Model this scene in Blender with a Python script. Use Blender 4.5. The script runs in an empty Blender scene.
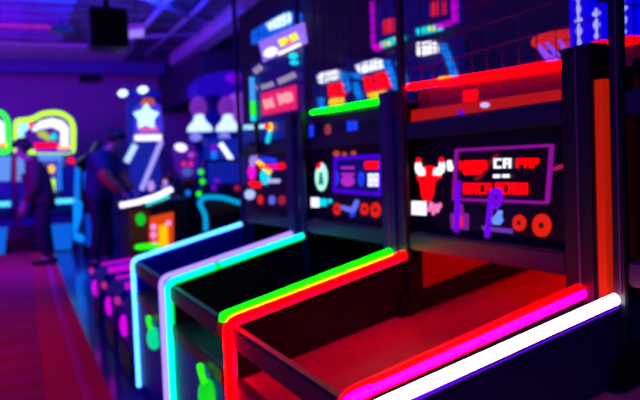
import bpy, bmesh, math, random
from mathutils import Vector, Matrix
random.seed(4)
C = bpy.context.scene.collection
PI = math.pi

# ------------------------------------------------------------------ camera
EYE = Vector((0, 0, 1.1))
RIGHT = Vector((0.91940455, -0.3914558, -0.03817904))
UP = Vector((0.05171744, 0.0240957, 0.99837103))
FWD = Vector((0.38989817, 0.91988138, -0.04239879))
cam_d = bpy.data.cameras.new('camera')
cam = bpy.data.objects.new('camera', cam_d)
C.objects.link(cam)
m = Matrix((RIGHT, UP, -FWD)).transposed().to_4x4()
m.translation = EYE
cam.matrix_world = m
cam_d.sensor_width = 36
cam_d.lens = 40.5
cam_d.clip_start = 0.05
cam_d.dof.use_dof = True
cam_d.dof.focus_distance = 1.0
cam_d.dof.aperture_fstop = 5.0
bpy.context.scene.camera = cam


def ray(px, py):
    return FWD * 720 + RIGHT * (px - 320) - UP * (py - 200)


def onX(px, py, X):                     # the point of the plane x = X seen there
    d = ray(px, py)
    return EYE + d * (X / d.x)


def onY(px, py, Y):
    d = ray(px, py)
    return EYE + d * (Y / d.y)


# ------------------------------------------------------------------ materials
MATS = {}


def base_mat(name):
    mt = bpy.data.materials.new(name)
    mt.use_nodes = True
    MATS[name] = mt
    nt = mt.node_tree
    return mt, nt, nt.nodes['Principled BSDF']


def solid(name, col, rough=.5, metal=0, noise=0, scale=20, spec=.5, bump=0):
    mt, nt, b = base_mat(name)
    b.inputs['Base Color'].default_value = (*col, 1)
    b.inputs['Roughness'].default_value = rough
    b.inputs['Metallic'].default_value = metal
    b.inputs['Specular IOR Level'].default_value = spec
    if noise or bump:
        tc = nt.nodes.new('ShaderNodeTexCoord')
        n = nt.nodes.new('ShaderNodeTexNoise')
        n.inputs['Scale'].default_value = scale
        n.inputs['Detail'].default_value = 4
        nt.links.new(tc.outputs['Object'], n.inputs['Vector'])
        if noise:
            r = nt.nodes.new('ShaderNodeValToRGB')
            r.color_ramp.elements[0].position = .3
            r.color_ramp.elements[1].position = .7
            r.color_ramp.elements[0].color = (*[c * (1 - noise) for c in col], 1)
            r.color_ramp.elements[1].color = (*[min(1, c * (1 + noise)) for c in col], 1)
            nt.links.new(n.outputs['Fac'], r.inputs['Fac'])
            nt.links.new(r.outputs['Color'], b.inputs['Base Color'])
        if bump:
            bp = nt.nodes.new('ShaderNodeBump')
            bp.inputs['Strength'].default_value = bump
            bp.inputs['Distance'].default_value = .01
            nt.links.new(n.outputs['Fac'], bp.inputs['Height'])
            nt.links.new(bp.outputs['Normal'], b.inputs['Normal'])
    return mt


def glow(name, col, strength=1.0, base=(.02, .02, .02)):
    mt, nt, b = base_mat(name)
    b.inputs['Base Color'].default_value = (*base, 1)
    b.inputs['Roughness'].default_value = .3
    b.inputs['Specular IOR Level'].default_value = .1
    b.inputs['Emission Color'].default_value = (*col, 1)
    b.inputs['Emission Strength'].default_value = strength
    return mt


def clear(name, col, alpha, rough=.15):
    mt, nt, b = base_mat(name)
    b.inputs['Base Color'].default_value = (*col, 1)
    b.inputs['Alpha'].default_value = alpha
    b.inputs['Roughness'].default_value = rough
    return mt


BLACK = solid('black laminate', (.008, .008, .022), .38, noise=.2, scale=40)
NAVY = solid('navy laminate', (.012, .016, .22), .4, noise=.15, scale=30)
GREYMET = solid('painted steel beam', (.008, .010, .08), .4, 0, noise=.1, scale=15)
REDLAM = solid('red laminate', (.75, .05, .01), .45, noise=.08, scale=12)
REDLANE = solid('red vinyl lane', (.92, .03, .06), .42, noise=.12, scale=7)
DARKLANE = solid('black vinyl lane', (.03, .02, .03), .45, noise=.1, scale=8)
PINKLANE = solid('pink vinyl lane', (.8, .06, .25), .5, noise=.1, scale=8)
RUBBER = solid('black rubber', (.008, .008, .01), .7, noise=.2, scale=50)
BOARD = solid('dark acrylic board', (.006, .003, .02), .3, noise=.3, scale=9, spec=.2)
NETM = solid('violet nylon net', (.10, .03, .16), .8, spec=.1)
DULLRED = solid('dull red steel', (.4, .04, .05), .5)
VIOLETTRIM = solid('violet edge trim', (.16, .05, .26), .5)
CHROME = solid('chrome', (.7, .7, .75), .2, 1)
ORANGELAM = solid('orange laminate', (.6, .1, .01), .45, noise=.1, scale=10)
GREYFAB = solid('dark fabric', (.02, .018, .025), .9, noise=.3, scale=60)

N_RED = glow('red neon', (1, 0, 0), 16)
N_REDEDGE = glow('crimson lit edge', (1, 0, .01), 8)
N_GREEN = glow('green neon', (0, 1, 0), 5)
N_TEAL = glow('teal neon', (0, 1, .62), 2.6)
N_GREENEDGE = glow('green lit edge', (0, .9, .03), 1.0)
N_CYAN = glow('ice blue neon', (.10, .55, 1.3), 2.6)
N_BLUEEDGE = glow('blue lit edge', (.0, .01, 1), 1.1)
N_LILAC = glow('lilac neon', (.42, .26, 1.2), 1.5)
N_MAGENTA = glow('magenta neon', (1, 0, .28), 4.5)
BLUELAM = solid('blue laminate', (.004, .006, .6), .45, noise=.15, scale=30, spec=.2)
N_REDTOP = glow('red lit top edge', (1, 0, 0), 11)
RED_STRIP = glow('red strip with painted glow', (.36, .007, 0), 1, (.5, .03, .01))  # emission stands in for even red light on the laminate
N_WHITE = glow('white neon', (1, .8, 1), 6)
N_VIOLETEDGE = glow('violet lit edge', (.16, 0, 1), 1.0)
E_RED = glow('red lit sign', (1, 0, 0), 1.6)
E_REDLOW = glow('dim red lit panel', (.42, .006, 0.004), 1)
E_WHITE = glow('white lit sign', (.85, .85, 1), 1.4)
E_YELLOW = glow('yellow lit digits', (1, .5, 0), 1.5)
E_ORANGE = glow('orange lit panel', (1, .18, 0), 1.2)
E_BLUE = glow('blue lit sign', (.01, .04, 1), 1.0)
E_SKY = glow('sky blue lit sign', (.0, .2, 1), 1.0)
E_CYAN = glow('cyan lit sign', (.0, .75, 1), 1.0)
E_PURPLE = glow('purple lit sign', (.2, 0, .95), .8)
E_FRAME = glow('dim magenta lit frame', (.26, .004, .3), 1)
E_MAGENTA = glow('magenta lit sign', (.9, 0, .75), 1)
E_PINK = glow('pink lit sign', (1, .2, .55), 1)
E_GREEN = glow('green lit sign', (.02, 1, 0), 1.1)
E_LIME = glow('lime neon', (.5, 1, 0), 1.5)
E_NAVY = glow('navy lit screen', (.003, .002, .12), 1)
E_DEEP = glow('deep blue lit panel', (.0, .004, .22), 1)
E_VIOLETDIM = glow('dim violet lit panel', (.06, .003, .30), 1)
E_HAZE = glow('blue haze glow', (.004, .012, .34), 1)  # emission puts the blue haze of the far machines into these panels
E_CRIMSON = glow('crimson lit screen', (.85, .01, .12), 1)

# ------------------------------------------------------------------ mesh helpers


def B():
    return bmesh.new()


def box(bm, x0, x1, y0, y1, z0, z1):
    r = bmesh.ops.create_cube(bm, size=1)
    for v in r['verts']:
        v.co = Vector(((x0 + x1) / 2 + v.co.x * (x1 - x0), (y0 + y1) / 2 + v.co.y * (y1 - y0), (z0 + z1) / 2 + v.co.z * (z1 - z0)))
    return bm


def prism(bm, pts, d):
    """a closed polygon given in 3-D, pushed along vector d"""
    d = Vector(d)
    a = [bm.verts.new(Vector(p)) for p in pts]
    b = [bm.verts.new(Vector(p) + d) for p in pts]
    n = len(pts)
    bm.faces.new(a)
    bm.faces.new(b[::-1])
    for i in range(n):
        bm.faces.new((a[i], b[i], b[(i + 1) % n], a[(i + 1) % n]))
    return bm


def tube(bm, path, r, n=10, caps=True):
    path = [Vector(p) for p in path]
    rr = r if isinstance(r, (list, tuple)) else [r] * len(path)
    rings = []
    t0 = (path[1] - path[0]).normalized()
    ref = Vector((0, 0, 1)) if abs(t0.z) < .9 else Vector((0, 1, 0))
    u = (ref - t0 * ref.dot(t0)).normalized()
    for i, p in enumerate(path):
        a = path[max(i - 1, 0)]
        b = path[min(i + 1, len(path) - 1)]
        t = (b - a).normalized()
        u = (u - t * u.dot(t)).normalized()
        v = t.cross(u)
        rings.append([bm.verts.new(p + (u * math.cos(k * 2 * PI / n) + v * math.sin(k * 2 * PI / n)) * rr[i]) for k in range(n)])
    for i in range(len(rings) - 1):
        for k in range(n):
            bm.faces.new((rings[i][k], rings[i][(k + 1) % n], rings[i + 1][(k + 1) % n], rings[i + 1][k]))
    if caps:
        bm.faces.new(rings[0][::-1])
        bm.faces.new(rings[-1])
    return bm


def ball(bm, c, rx, ry, rz, n=16):
    r = bmesh.ops.create_uvsphere(bm, u_segments=n, v_segments=max(8, n // 2 + 2), radius=1)
    for v in r['verts']:
        v.co = Vector((c[0] + v.co.x * rx, c[1] + v.co.y * ry, c[2] + v.co.z * rz))
    return bm


def torus(bm, c, R, r, axis='z', n=28, k=8, a0=0, a1=2 * PI):
    pts = []
    full = abs(a1 - a0 - 2 * PI) < 1e-6
    for i in range(n + 1):
        a = a0 + (a1 - a0) * i / n
        q = (math.cos(a) * R, math.sin(a) * R)
        if axis == 'z':
            pts.append((c[0] + q[0], c[1] + q[1], c[2]))
        elif axis == 'x':
            pts.append((c[0], c[1] + q[0], c[2] + q[1]))
        else:
            pts.append((c[0] + q[0], c[1], c[2] + q[1]))
    return tube(bm, pts, r, k)


def cyl(bm, a, b, r, n=18):
    return tube(bm, [a, b], r, n)


def rounded(path, r, n=6):
    """round the inner corners of a polyline"""
    P = [Vector(p) for p in path]
    out = [P[0]]
    for i in range(1, len(P) - 1):
        a, b = (P[i - 1] - P[i]), (P[i + 1] - P[i])
        q = min(r, a.length * .45, b.length * .45)
        a, b = P[i] + a.normalized() * q, P[i] + b.normalized() * q
        for k in range(n + 1):
            t = k / n
            out.append(a * (1 - t) ** 2 + P[i] * 2 * t * (1 - t) + b * t * t)
    out.append(P[-1])
    return out


def wloc(o):
    v = Vector((0, 0, 0))
    while o is not None:
        v += o.location
        o = o.parent
    return v


def obj(name, bm, mat, parent=None, smooth=False, bevel=0):
    """link a bmesh given in world coordinates as one mesh object"""
    bmesh.ops.recalc_face_normals(bm, faces=bm.faces)
    if bevel:
        bmesh.ops.bevel(bm, geom=[e for e in bm.edges if e.calc_face_angle(0) > .6], offset=bevel, segments=2, affect='EDGES', clamp_overlap=True)
    me = bpy.data.meshes.new(name)
    bm.to_mesh(me)
    bm.free()
    o = bpy.data.objects.new(name, me)
    C.objects.link(o)
    me.materials.append(mat)
    if parent is not None:
        me.transform(Matrix.Translation(-wloc(parent)))
        o.parent = parent
    else:
        c = sum((v.co for v in me.vertices), Vector()) / max(1, len(me.vertices))
        c.z = min(v.co.z for v in me.vertices)
        me.transform(Matrix.Translation(-c))
        o.location = c
    if smooth:
        for p in me.polygons:
            p.use_smooth = True
    return o


def tag(o, label, cat, group=None):
    o['label'] = label
    o['category'] = cat
    if group:
        o['group'] = group
    return o


def thing(name, loc, label, cat, group=None):
    o = bpy.data.objects.new(name, None)
    o.empty_display_size = .1
    C.objects.link(o)
    o.location = loc
    return tag(o, label, cat, group)


def struct(name, bm, mat):
    o = obj(name, bm, mat)
    o['kind'] = 'structure'
    return o


def dup(root, loc, label):
    r = root.copy()
    C.objects.link(r)
    r.location = loc
    r['label'] = label
    for ch in list(root.children):
        c = ch.copy()
        C.objects.link(c)
        c.parent = r
        for g in ch.children:
            d = g.copy()
            C.objects.link(d)
            d.parent = c
    return r


# flat figures mounted on an upright board: outlines measured on that board, given thickness
def fig(bm, pts, X, d=.008):
    if X < 1.2:
        d *= .4
    return prism(bm, [onX(px, py, X - d) for px, py in pts], (d, 0, 0))


def figY(bm, pts, Y, d=.03):
    return prism(bm, [onY(px, py, Y) for px, py in pts], (0, -d, 0))


def oval(cx, cy, rx, ry, n=20, rot=0):
    return [(cx + rx * math.cos(a) * math.cos(rot) - ry * math.sin(a) * math.sin(rot), cy + rx * math.cos(a) * math.sin(rot) + ry * math.sin(a) * math.cos(rot))
            for a in [2 * PI * i / n for i in range(n)]]


def strip(a, b, w):
    dx, dy = b[0] - a[0], b[1] - a[1]
    L = math.hypot(dx, dy)
    nx, ny = -dy / L * w / 2, dx / L * w / 2
    return [(a[0] + nx, a[1] + ny), (b[0] + nx, b[1] + ny), (b[0] - nx, b[1] - ny), (a[0] - nx, a[1] - ny)]


def quad(x0, y0, x1, y1, slope=0):
    dy = (x1 - x0) * slope
    return [(x0, y0), (x1, y0 + dy), (x1, y1 + dy), (x0, y1)]


SEG = {'0': 'abcdef', '1': 'bc', '8': 'abcdefg', 'C': 'adef', 'A': 'abcefg', 'E': 'adefg', 'H': 'bcefg', 'P': 'abefg', 'L': 'def', 'U': 'bcdef', '7': 'abc', 'F': 'aefg', '5': 'acdfg', '4': 'bcfg', '2': 'abdeg', '3': 'abcdg', '9': 'abcdfg', '6': 'acdefg'}


def digits(bm, text, x, y, w, h, slope, X, gap=.25, t=.3, d=.006):
    """lit segment characters on the plane x = X"""
    n = len(text)
    cw = w / (n + (n - 1) * gap)
    for i, ch in enumerate(text):
        x0 = x + i * cw * (1 + gap)
        y0 = y + (x0 - x) * slope
        th = cw * t
        s = {'a': (0, 0, cw, th), 'd': (0, h - th, cw, h), 'g': (0, h / 2 - th / 2, cw, h / 2 + th / 2), 'f': (0, 0, th, h / 2), 'e': (0, h / 2, th, h), 'b': (cw - th, 0, cw, h / 2), 'c': (cw - th, h / 2, cw, h)}
        for q in SEG.get(ch, ''):
            a = s[q]
            fig(bm, [(x0 + a[0], y0 + a[1] + a[0] * slope), (x0 + a[2], y0 + a[1] + a[2] * slope), (x0 + a[2], y0 + a[3] + a[2] * slope), (x0 + a[0], y0 + a[3] + a[0] * slope)], X, d)
    return bm


# ------------------------------------------------------------------ the room
WALLM = solid('painted wall', (.45, .30, .55), .8, noise=.06, scale=3)
CEILM = solid('dark exposed ceiling', (.16, .12, .30), .8, noise=.85, scale=3.2)
FLOORM = solid('polished dark floor', (.02, .05, .34), .14, noise=.3, scale=4)

mt, nt, b = base_mat('patterned carpet')
tc = nt.nodes.new('ShaderNodeTexCoord')
mp = nt.nodes.new('ShaderNodeMapping')
mp.inputs['Scale'].default_value = (1, 1, 1)
nt.links.new(tc.outputs['Object'], mp.inputs['Vector'])
wv = nt.nodes.new('ShaderNodeTexWave')
wv.bands_direction = 'Y'
wv.inputs['Scale'].default_value = .8
wv.inputs['Distortion'].default_value = 7
wv.inputs['Detail'].default_value = 2
wv.inputs['Detail Scale'].default_value = 1.5
nt.links.new(mp.outputs[0], wv.inputs['Vector'])
ns = nt.nodes.new('ShaderNodeTexNoise')
ns.inputs['Scale'].default_value = 260
nt.links.new(mp.outputs[0], ns.inputs['Vector'])
rp = nt.nodes.new('ShaderNodeValToRGB')
rp.color_ramp.elements[0].color = (.50, .02, .13, 1)
rp.color_ramp.elements[1].color = (.56, .03, .24, 1)
nt.links.new(wv.outputs['Fac'], rp.inputs['Fac'])
mx = nt.nodes.new('ShaderNodeMix')
mx.data_type = 'RGBA'
mx.blend_type = 'MULTIPLY'
mx.inputs['Factor'].default_value = .5
nt.links.new(rp.outputs['Color'], mx.inputs['A'])
nt.links.new(ns.outputs['Fac'], mx.inputs['B'])
nt.links.new(mx.outputs['Result'], b.inputs['Base Color'])
b.inputs['Roughness'].default_value = .95
b.inputs['Specular IOR Level'].default_value = .1
CARPET = mt
CARPETB = solid('carpet border', (.62, .02, .10), .95, noise=.15, scale=90, spec=.1)
CARPETL = solid('carpet border line', (.62, .04, .28), .95, noise=.15, scale=90, spec=.1)

struct('floor', box(B(), -5, 6, -2, 14.6, -.06, 0), FLOORM)
edge = [(.395, -2), (.395, 4.2), (.418, 6.9), (.50, 11.6), (.56, 14.55)]
outer = [(x, y) for x, y in edge]


def band(d0, d1, z, h):
    bm = B()
    return prism(bm, [(x - d0, y, z) for x, y in outer] + [(x - d1, y, z) for x, y in reversed(outer)], (0, 0, h))


c = obj('floor_carpet', prism(B(), [(x - .30, y, .001) for x, y in outer] + [(-4.98, 14.55, .001), (-4.98, -2, .001)], (0, 0, .012)), CARPET)
c['kind'] = 'structure'
c = obj('trim_carpet_border', band(0, .30, .001, .012), CARPETB)
c['kind'] = 'structure'
c = obj('trim_carpet_line', band(.09, .135, .0135, .001), CARPETL)
c['kind'] = 'structure'

struct('wall_back', box(B(), -5, 6, 14.6, 14.75, 0, 3.4), WALLM)
struct('wall_left', box(B(), -5.15, -5, -2, 14.6, 0, 3.4), WALLM)
struct('wall_partition', box(B(), 2.0, 2.08, -1.2, 6.5, 0, 2.55), solid('navy partition paint', (.10, .05, .22), .7, noise=.15, scale=4))
struct('ceiling', box(B(), -5, 6, -2, 14.6, 3.2, 3.35), CEILM)
CB = solid('painted ceiling joist', (.22, .16, .42), .7, noise=.15, scale=6)
for i, yy in enumerate((8.6, 9.05, 9.5, 9.95, 10.4, 10.9)):
    o = struct('trim_%d' % (i + 1), box(B(), -4.9, .75, yy, yy + .09, 3.08, 3.2), CB)
o = struct('trim_7', box(B(), -4.9, 2.7, 13.5, 13.75, 2.98, 3.2), solid('deep blue painted beam', (.10, .10, .42), .6, noise=.1, scale=5))
o = struct('trim_8', box(B(), -.3, 1.9, 11.9, 13.4, 3.17, 3.2), solid('pale ceiling panel', (.75, .6, .85), .8, noise=.06, scale=3))
o = struct('trim_9', box(B(), 2.75, 5.9, 11.0, 14.6, 2.35, 3.2), solid('dark soffit paint', (.06, .05, .12), .8, noise=.2, scale=3))
o = tag(obj('ceiling_duct', box(B(), 2.60, 2.86, 7.4, 12.6, 3.0, 3.2), solid('pale painted duct', (.75, .6, .9), .5, noise=.08, scale=6), bevel=.01), 'long pale box duct running down the ceiling on the right of the aisle', 'duct')
bm = B()
for k in range(9):
    tube(bm, [(-.55 + k * .15, 9.995, 3.07), (-.47 + k * .15, 9.995, 3.07)], .018, 8)
tube(bm, [(-.7, 9.995, 3.072), (.74, 9.995, 3.072)], .01, 8)
tag(obj('ceiling_string_light', bm, glow('dim red lamp', (.5, .01, .12), 1.2)), 'row of small dim red lamps strung across the ceiling joists', 'lights')

# ceiling pipes between the joists and the duct
PIPE = solid('pale pipe', (.5, .4, .75), .45, .3)
for i, (x0, y0, x1, y1, r) in enumerate(((1.35, 8.2, 2.5, 9.6, .035), (1.5, 10.9, 2.55, 10.3, .03), (1.75, 8.2, 1.75, 11.8, .04), (2.2, 8.2, 2.15, 12.4, .03))):
    o = tag(obj('ceiling_pipe', cyl(B(), (x0, y0, 3.13), (x1, y1, 3.13), r), PIPE, smooth=True),
            ('pale pipe crossing the ceiling at a slant, nearest the camera', 'short pale pipe slanting across the ceiling near the back wall',
             'pale straight ceiling pipe closest to the hanging black speaker', 'thin pale straight ceiling pipe alongside the box duct')[i], 'pipe', 'pipes under the ceiling')

sp = thing('hanging_speaker', (.95, 7.6, 2.4), 'large black box speaker hanging on a pole from the ceiling', 'speaker')
obj('cabinet', box(B(), .77, 1.14, 7.45, 7.8, 2.4, 2.79), BLACK, sp, bevel=.012)
obj('grille', box(B(), .795, 1.115, 7.44, 7.452, 2.43, 2.76), GREYFAB, sp)
obj('pole', cyl(B(), (.955, 7.62, 2.78), (.955, 7.62, 3.2), .03), BLACK, sp, True)
sp = thing('wall_speaker', (1.38, 14.5, 2.78), 'small black box fixed high on the purple back wall', 'speaker')
obj('cabinet', box(B(), 1.25, 1.58, 14.38, 14.6, 2.93, 3.08), BLACK, sp, bevel=.01)
obj('bracket', box(B(), 1.38, 1.45, 14.5, 14.6, 3.04, 3.14), BLACK, sp)
sp = thing('ceiling_fixture', (.62, 9.6, 3.0), 'small dark fixture hanging under the joists left of the black speaker', 'fixture')
obj('housing', box(B(), .52, .78, 9.5, 9.7, 2.93, 3.0), BLACK, sp, bevel=.01)
obj('stem', cyl(B(), (.65, 9.6, 3.0), (.65, 9.6, 3.2), .015), BLACK, sp)
sp = thing('ceiling_lamp', (1.5, 9, 2.7), 'small violet and white lit lamp under the ceiling beside the hanging black speaker', 'lamp')
obj('lens', figY(B(), [(129, 31), (143, 30), (143, 37), (129, 38)], 9.0, .06), glow('pale violet lamp lens', (.35, .22, 1), 1), sp)
obj('shade', figY(B(), [(128, 26), (144, 25), (143, 30.2), (129, 31.2)], 9.0, .08), glow('violet lamp shade', (.2, .01, .6), .8), sp)
p = onY(136, 26, 9.0)
obj('stem', cyl(B(), (p.x, 8.96, p.z - .02), (p.x, 8.96, 3.2), .012), BLACK, sp)
sp = thing('emergency_lamp', (1.2, 14.4, 2.9), 'thin pale lilac strip fitting along the top of the back wall', 'lamp')
obj('diffuser', box(B(), 1.0, 2.2, 14.5, 14.6, 2.93, 3.0), solid('pale strip plastic', (.8, .7, .95), .5), sp, bevel=.01) if False else obj('diffuser', box(B(), 1.0, 2.0, 14.46, 14.6, 3.09, 3.16), solid('pale strip plastic', (.8, .7, .95), .5), sp, bevel=.01)

# ------------------------------------------------------------------ basketball hoop machines
XF, XB, ZF, ZB = .536, 1.106, .677, .82
W = .377
XBOARD = 1.150


def lane_z(x):
    return .512 + (x - XF) * .24


def neon_path(y, z0, dx=0, dz=0, db=0):
    return rounded([(XF + dx, y, z0), (XF + dx, y, ZF + dz), (XB - .004, y, ZB + dz + db)], .032)


def hoop_machine(cy, label, neon_far, edge_far, neon_near, edge_near, lane, bar, strip_mat, post_mat, board_mat=BOARD, split=False, full=True, body=BLACK, near=(0, 0, 0, 0), far=(0, 0, 0, 0), near_post=True, edge_dz=0, edge_drop=0):
    root = thing('basketball_machine', (1.25, cy, 0), label, 'arcade machine', 'basketball machines in a row')
    for s, nm, em in ((1, neon_far, edge_far), (-1, neon_near, edge_near)):
        y = cy + s * W
        ox, oy, oz, ob = near if s < 0 else far
        zs = .04 if (s > 0 or near_post) else ZF - .008
        sp = obj('side_panel', prism(B(), [(XF + .014, y - .014, 0), (XF + .014, y - .014, ZF - .006), (XB, y - .014, ZB - .006), (1.90, y - .014, ZB + .04), (1.90, y - .014, 0)], (0, .028, 0)), body, root)
        # emissive rim drawing the neon's halo along the panel's front and top edge, the glass tube sits on it
        e = obj('halo_channel', tube(B(), neon_path(y + oy, zs, ox, oz + (edge_dz if s < 0 else edge_drop), ob), .0165, 10), em, root, True)
        if split and s == 1:
            P = neon_path(y - .006, .04, -.006, .006)
            k = P[-1] - P[-2]
            a, b2 = P[-2] + k * .29, P[-2] + k * .335
            n1 = obj('neon_tube', tube(B(), P[:-1] + [a], .0125, 10), nm, root, True)
            n2 = obj('neon_tube', tube(B(), [b2, P[-1]], .0125, 10), nm, root, True)
        else:
            obj('neon_tube', tube(B(), neon_path(y + oy - .006, zs, ox - .006, oz + .006, ob), .0125, 10), nm, root, True)
        obj('leak_baffle', box(B(), 1.172, 1.874, y - .008, y + .008, .84, 1.30), BLACK, root)  # unseen panel added to stop red lamp light leaking next door
        cl = B()
        for t in (.25, .8):
            pz = .677 * (1 - t)
            box(cl, XF + .006, XF + .03, y - .02, y + .02, pz - .012, pz + .012)
        obj('tube_clip', cl, RUBBER, root)
    # crossbar over the ball trough
    obj('front_bar', box(B(), XF - .004, XF + .026, cy - W + .014, cy + W - .014, .613, .672), solid('front bar', (.10, .05, .05), .4) if 'front bar' not in MATS else MATS['front bar'], root, bevel=.006)
    obj('front_panel', box(B(), XF + .004, XF + .03, cy - W + .014, cy + W - .014, .06, .47), BLUELAM, root, bevel=.004)
    obj('front_lip', box(B(), XF - .002, XF + .03, cy - W + .014, cy + W - .014, .470, .522), MATS['front bar'], root, bevel=.005)
    # lane
    xs = (XF + .03, 1.062)
    obj('lane_plate', prism(B(), [(xs[0], cy - W + .015, lane_z(xs[0])), (xs[1], cy - W + .015, lane_z(xs[1])), (xs[1], cy + W - .015, lane_z(xs[1])), (xs[0], cy + W - .015, lane_z(xs[0]))], (0, 0, -.02)), lane, root)
    xs = (1.074, 1.87)
    obj('lane_plate', prism(B(), [(xs[0], cy - W + .015, lane_z(xs[0]) - .01), (xs[1], cy - W + .015, lane_z(xs[1]) - .03), (xs[1], cy + W - .015, lane_z(xs[1]) - .03), (xs[0], cy + W - .015, lane_z(xs[0]) - .01)], (0, 0, -.02)), lane, root)
    k = B()
    yy = cy + W - .016
    prism(k, [(1.075, yy, lane_z(1.075) - .005), (1.87, yy, lane_z(1.87) - .025), (1.87, yy, lane_z(1.87) + .055), (1.13, yy, .709), (1.075, yy, .705)], (0, -.012, 0))
    obj('bumper', k, RUBBER, root)
    obj('back_panel', box(B(), 1.875, 1.90, cy - W, cy + W, 0, 1.3), body, root)
    obj('lower_wall_panel', box(B(), 1.16, 1.87, yy - .004, yy - .0005, .70, .90), REDLAM if strip_mat is RED_STRIP else BLACK, root)
    # posts
    pf = obj('tall_post', box(B(), XB - .004, XB + .010, cy + .345, cy + .381, .2, 2.28), post_mat, root, bevel=.003)
    obj('edge_strip', box(B(), XB - .006, XB - .002, cy + .356, cy + .359, .83, 2.2), VIOLETTRIM, pf)
    ps = obj('short_post', box(B(), XB - .004, XB + .05, cy - .428, cy - .338, .2, 1.34), post_mat, root, bevel=.004)
    obj('edge_strip', box(B(), XB - .006, XB - .002, cy - .388, cy - .384, .83, 1.33), VIOLETTRIM, ps)
    obj('filler_strip', box(B(), XB + .004, XB + .03, cy - .452, cy - .429, .55, 1.262), strip_mat, root)
    # beams and board
    lb = obj('lower_beam', box(B(), XB, XB + .07, cy - .338, cy + .346, .845, .897), GREYMET, root, bevel=.005)
    obj('upper_beam', box(B(), XB, XB + .07, cy - .338, cy + .346, 1.182, 1.232), GREYMET, root, bevel=.005)
    obj('display_board', box(B(), 1.15, 1.17, cy - .338, cy + .392, .897, 1.182), board_mat, root)
    if full:
        obj('marquee_panel', box(B(), 1.15, 1.162, cy - .338, cy + .336, 1.232, 1.325), clear('smoked marquee acrylic', (.12, .01, .08), .75) if 'smoked marquee acrylic' not in MATS else MATS['smoked marquee acrylic'], root)
    # netted cage over the board
    nb = B()
    z0, z1 = 1.33, 2.25
    yA, yB = cy - .428, cy + .336
    for i in range(13):
        y = yA + (yB - yA) * i / 12
        tube(nb, [(XB + .02, y, z0), (XB + .02, y, z1)], .0013, 4)
    for i in range(16):
        z = z0 + (z1 - z0) * i / 15
        tube(nb, [(XB + .02, yA, z), (XB + .02, yB, z)], .0013, 4)
    for i in range(1, 15):
        x = XB + .02 + .76 * i / 14
        tube(nb, [(x, yB + .02, z0), (x, yB + .02, z1)], .0013, 4)
    for i in range(14):
        z = z0 + (z1 - z0) * i / 13
        tube(nb, [(XB + .02, yB + .02, z), (1.88, yB + .02, z)], .0013, 4)
    obj('ball_net', nb, NETM, root)
    fr = B()
    box(fr, XB + .01, 1.90, cy + .34, cy + .375, 2.25, 2.29)
    box(fr, XB + .005, XB + .04, cy - .452, cy + .34, 2.25, 2.29)
    box(fr, 1.86, 1.90, cy - .452, cy + .34, 2.25, 2.29)
    obj('cage_frame', fr, BLACK, root)
    rl = obj('cage_rail', box(B(), 1.60, 1.63, cy - .42, cy + .376, 1.355, 1.385), DULLRED, root)
    br = B()
    box(br, 1.60, 1.63, cy + .340, cy + .372, .84, 1.36)
    box(br, 1.60, 1.63, cy - .392, cy - .362, .84, 1.36)
    obj('rail_support', br, BLACK, root)
    if bar is not None:
        a, b2 = bar[1]
        obj('marquee_light_bar', tube(B(), [onX(*a, 1.118), onX(*b2, 1.118)], .009, 10), bar[0], root, True)
    return root


M_RED = hoop_machine(1.578, 'basketball machine edged in red neon with a bull-head emblem and red lane', N_RED, N_REDEDGE, N_MAGENTA, N_REDTOP, REDLANE, (N_RED, ((409, 87), (561, 64))), RED_STRIP, BLACK, near=(0, -.008, -.009, 0), edge_dz=.007)
M_GREEN = hoop_machine(2.425, 'basketball machine edged in green neon with a blue framed scoreboard and dark lane', N_TEAL, N_GREENEDGE, N_GREEN, N_GREENEDGE, DARKLANE, (N_GREEN, ((312, 112.5), (385, 100))), NAVY, NAVY, split=True, near_post=False, near=(.014, -.004, 0, 0))
M_BLUE = hoop_machine(3.31, 'basketball machine edged in ice blue neon standing under the lit menu screen', N_CYAN, N_BLUEEDGE, N_LILAC, N_BLUEEDGE, DARKLANE, None, NAVY, NAVY, full=False, body=BLUELAM)
M_WHITE = hoop_machine(.723, 'basketball machine with a white neon rail and pink lane cut by the photo edge', N_WHITE, N_VIOLETEDGE, N_WHITE, N_VIOLETEDGE, PINKLANE, None, NAVY, BLACK, body=NAVY, far=(0, .002, -.002, -.008), edge_drop=-.008)

# ---- board of the red machine
R, X = M_RED, XBOARD


def part(name, mat, root, shapes, X=XBOARD, d=.008, label=None):
    bm = B()
    for s in shapes:
        fig(bm, s, X, d)
    o = obj(name, bm, mat, root)
    if label:
        o['label'] = label
    return o


emb = part('bull_emblem', E_RED, R, [[(423.5, 166.5), (429, 166), (434.5, 166.5), (434.5, 175), (440.5, 175.5), (441, 177.5), (436, 180), (434, 183), (433, 193), (431, 199), (429, 201), (425, 201), (422.5, 199), (421, 193), (420, 183), (418, 180), (416, 177.5), (417.5, 175.8), (423.5, 175)]], label='red bull face')
for h in ([(415.2, 163), (419.5, 162.5), (420.5, 167), (424.2, 169), (424.6, 175), (419.5, 176), (416, 173), (414.8, 168)], [(443.2, 162.5), (439.2, 162.5), (438.3, 167), (433.5, 169), (433, 175), (438.5, 175.6), (442.2, 172.5), (443.6, 167.5)]):
    part('horn', E_WHITE, emb, [h], d=.014, label='white horn')
for h in ([(416, 164), (415.8, 160), (417.5, 157.5), (420.5, 160), (419.5, 164)], [(439, 163), (438.5, 160), (440.5, 157), (443, 159), (442.8, 163)]):
    part('horn_tip', E_RED, emb, [h], d=.010)
part('number_light', E_WHITE, R, [[(447, 160.5), (450.5, 160.3), (451.5, 165), (453, 168), (451, 171.3), (447.5, 170.5), (446.8, 165)]], label='small white figure')
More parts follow.
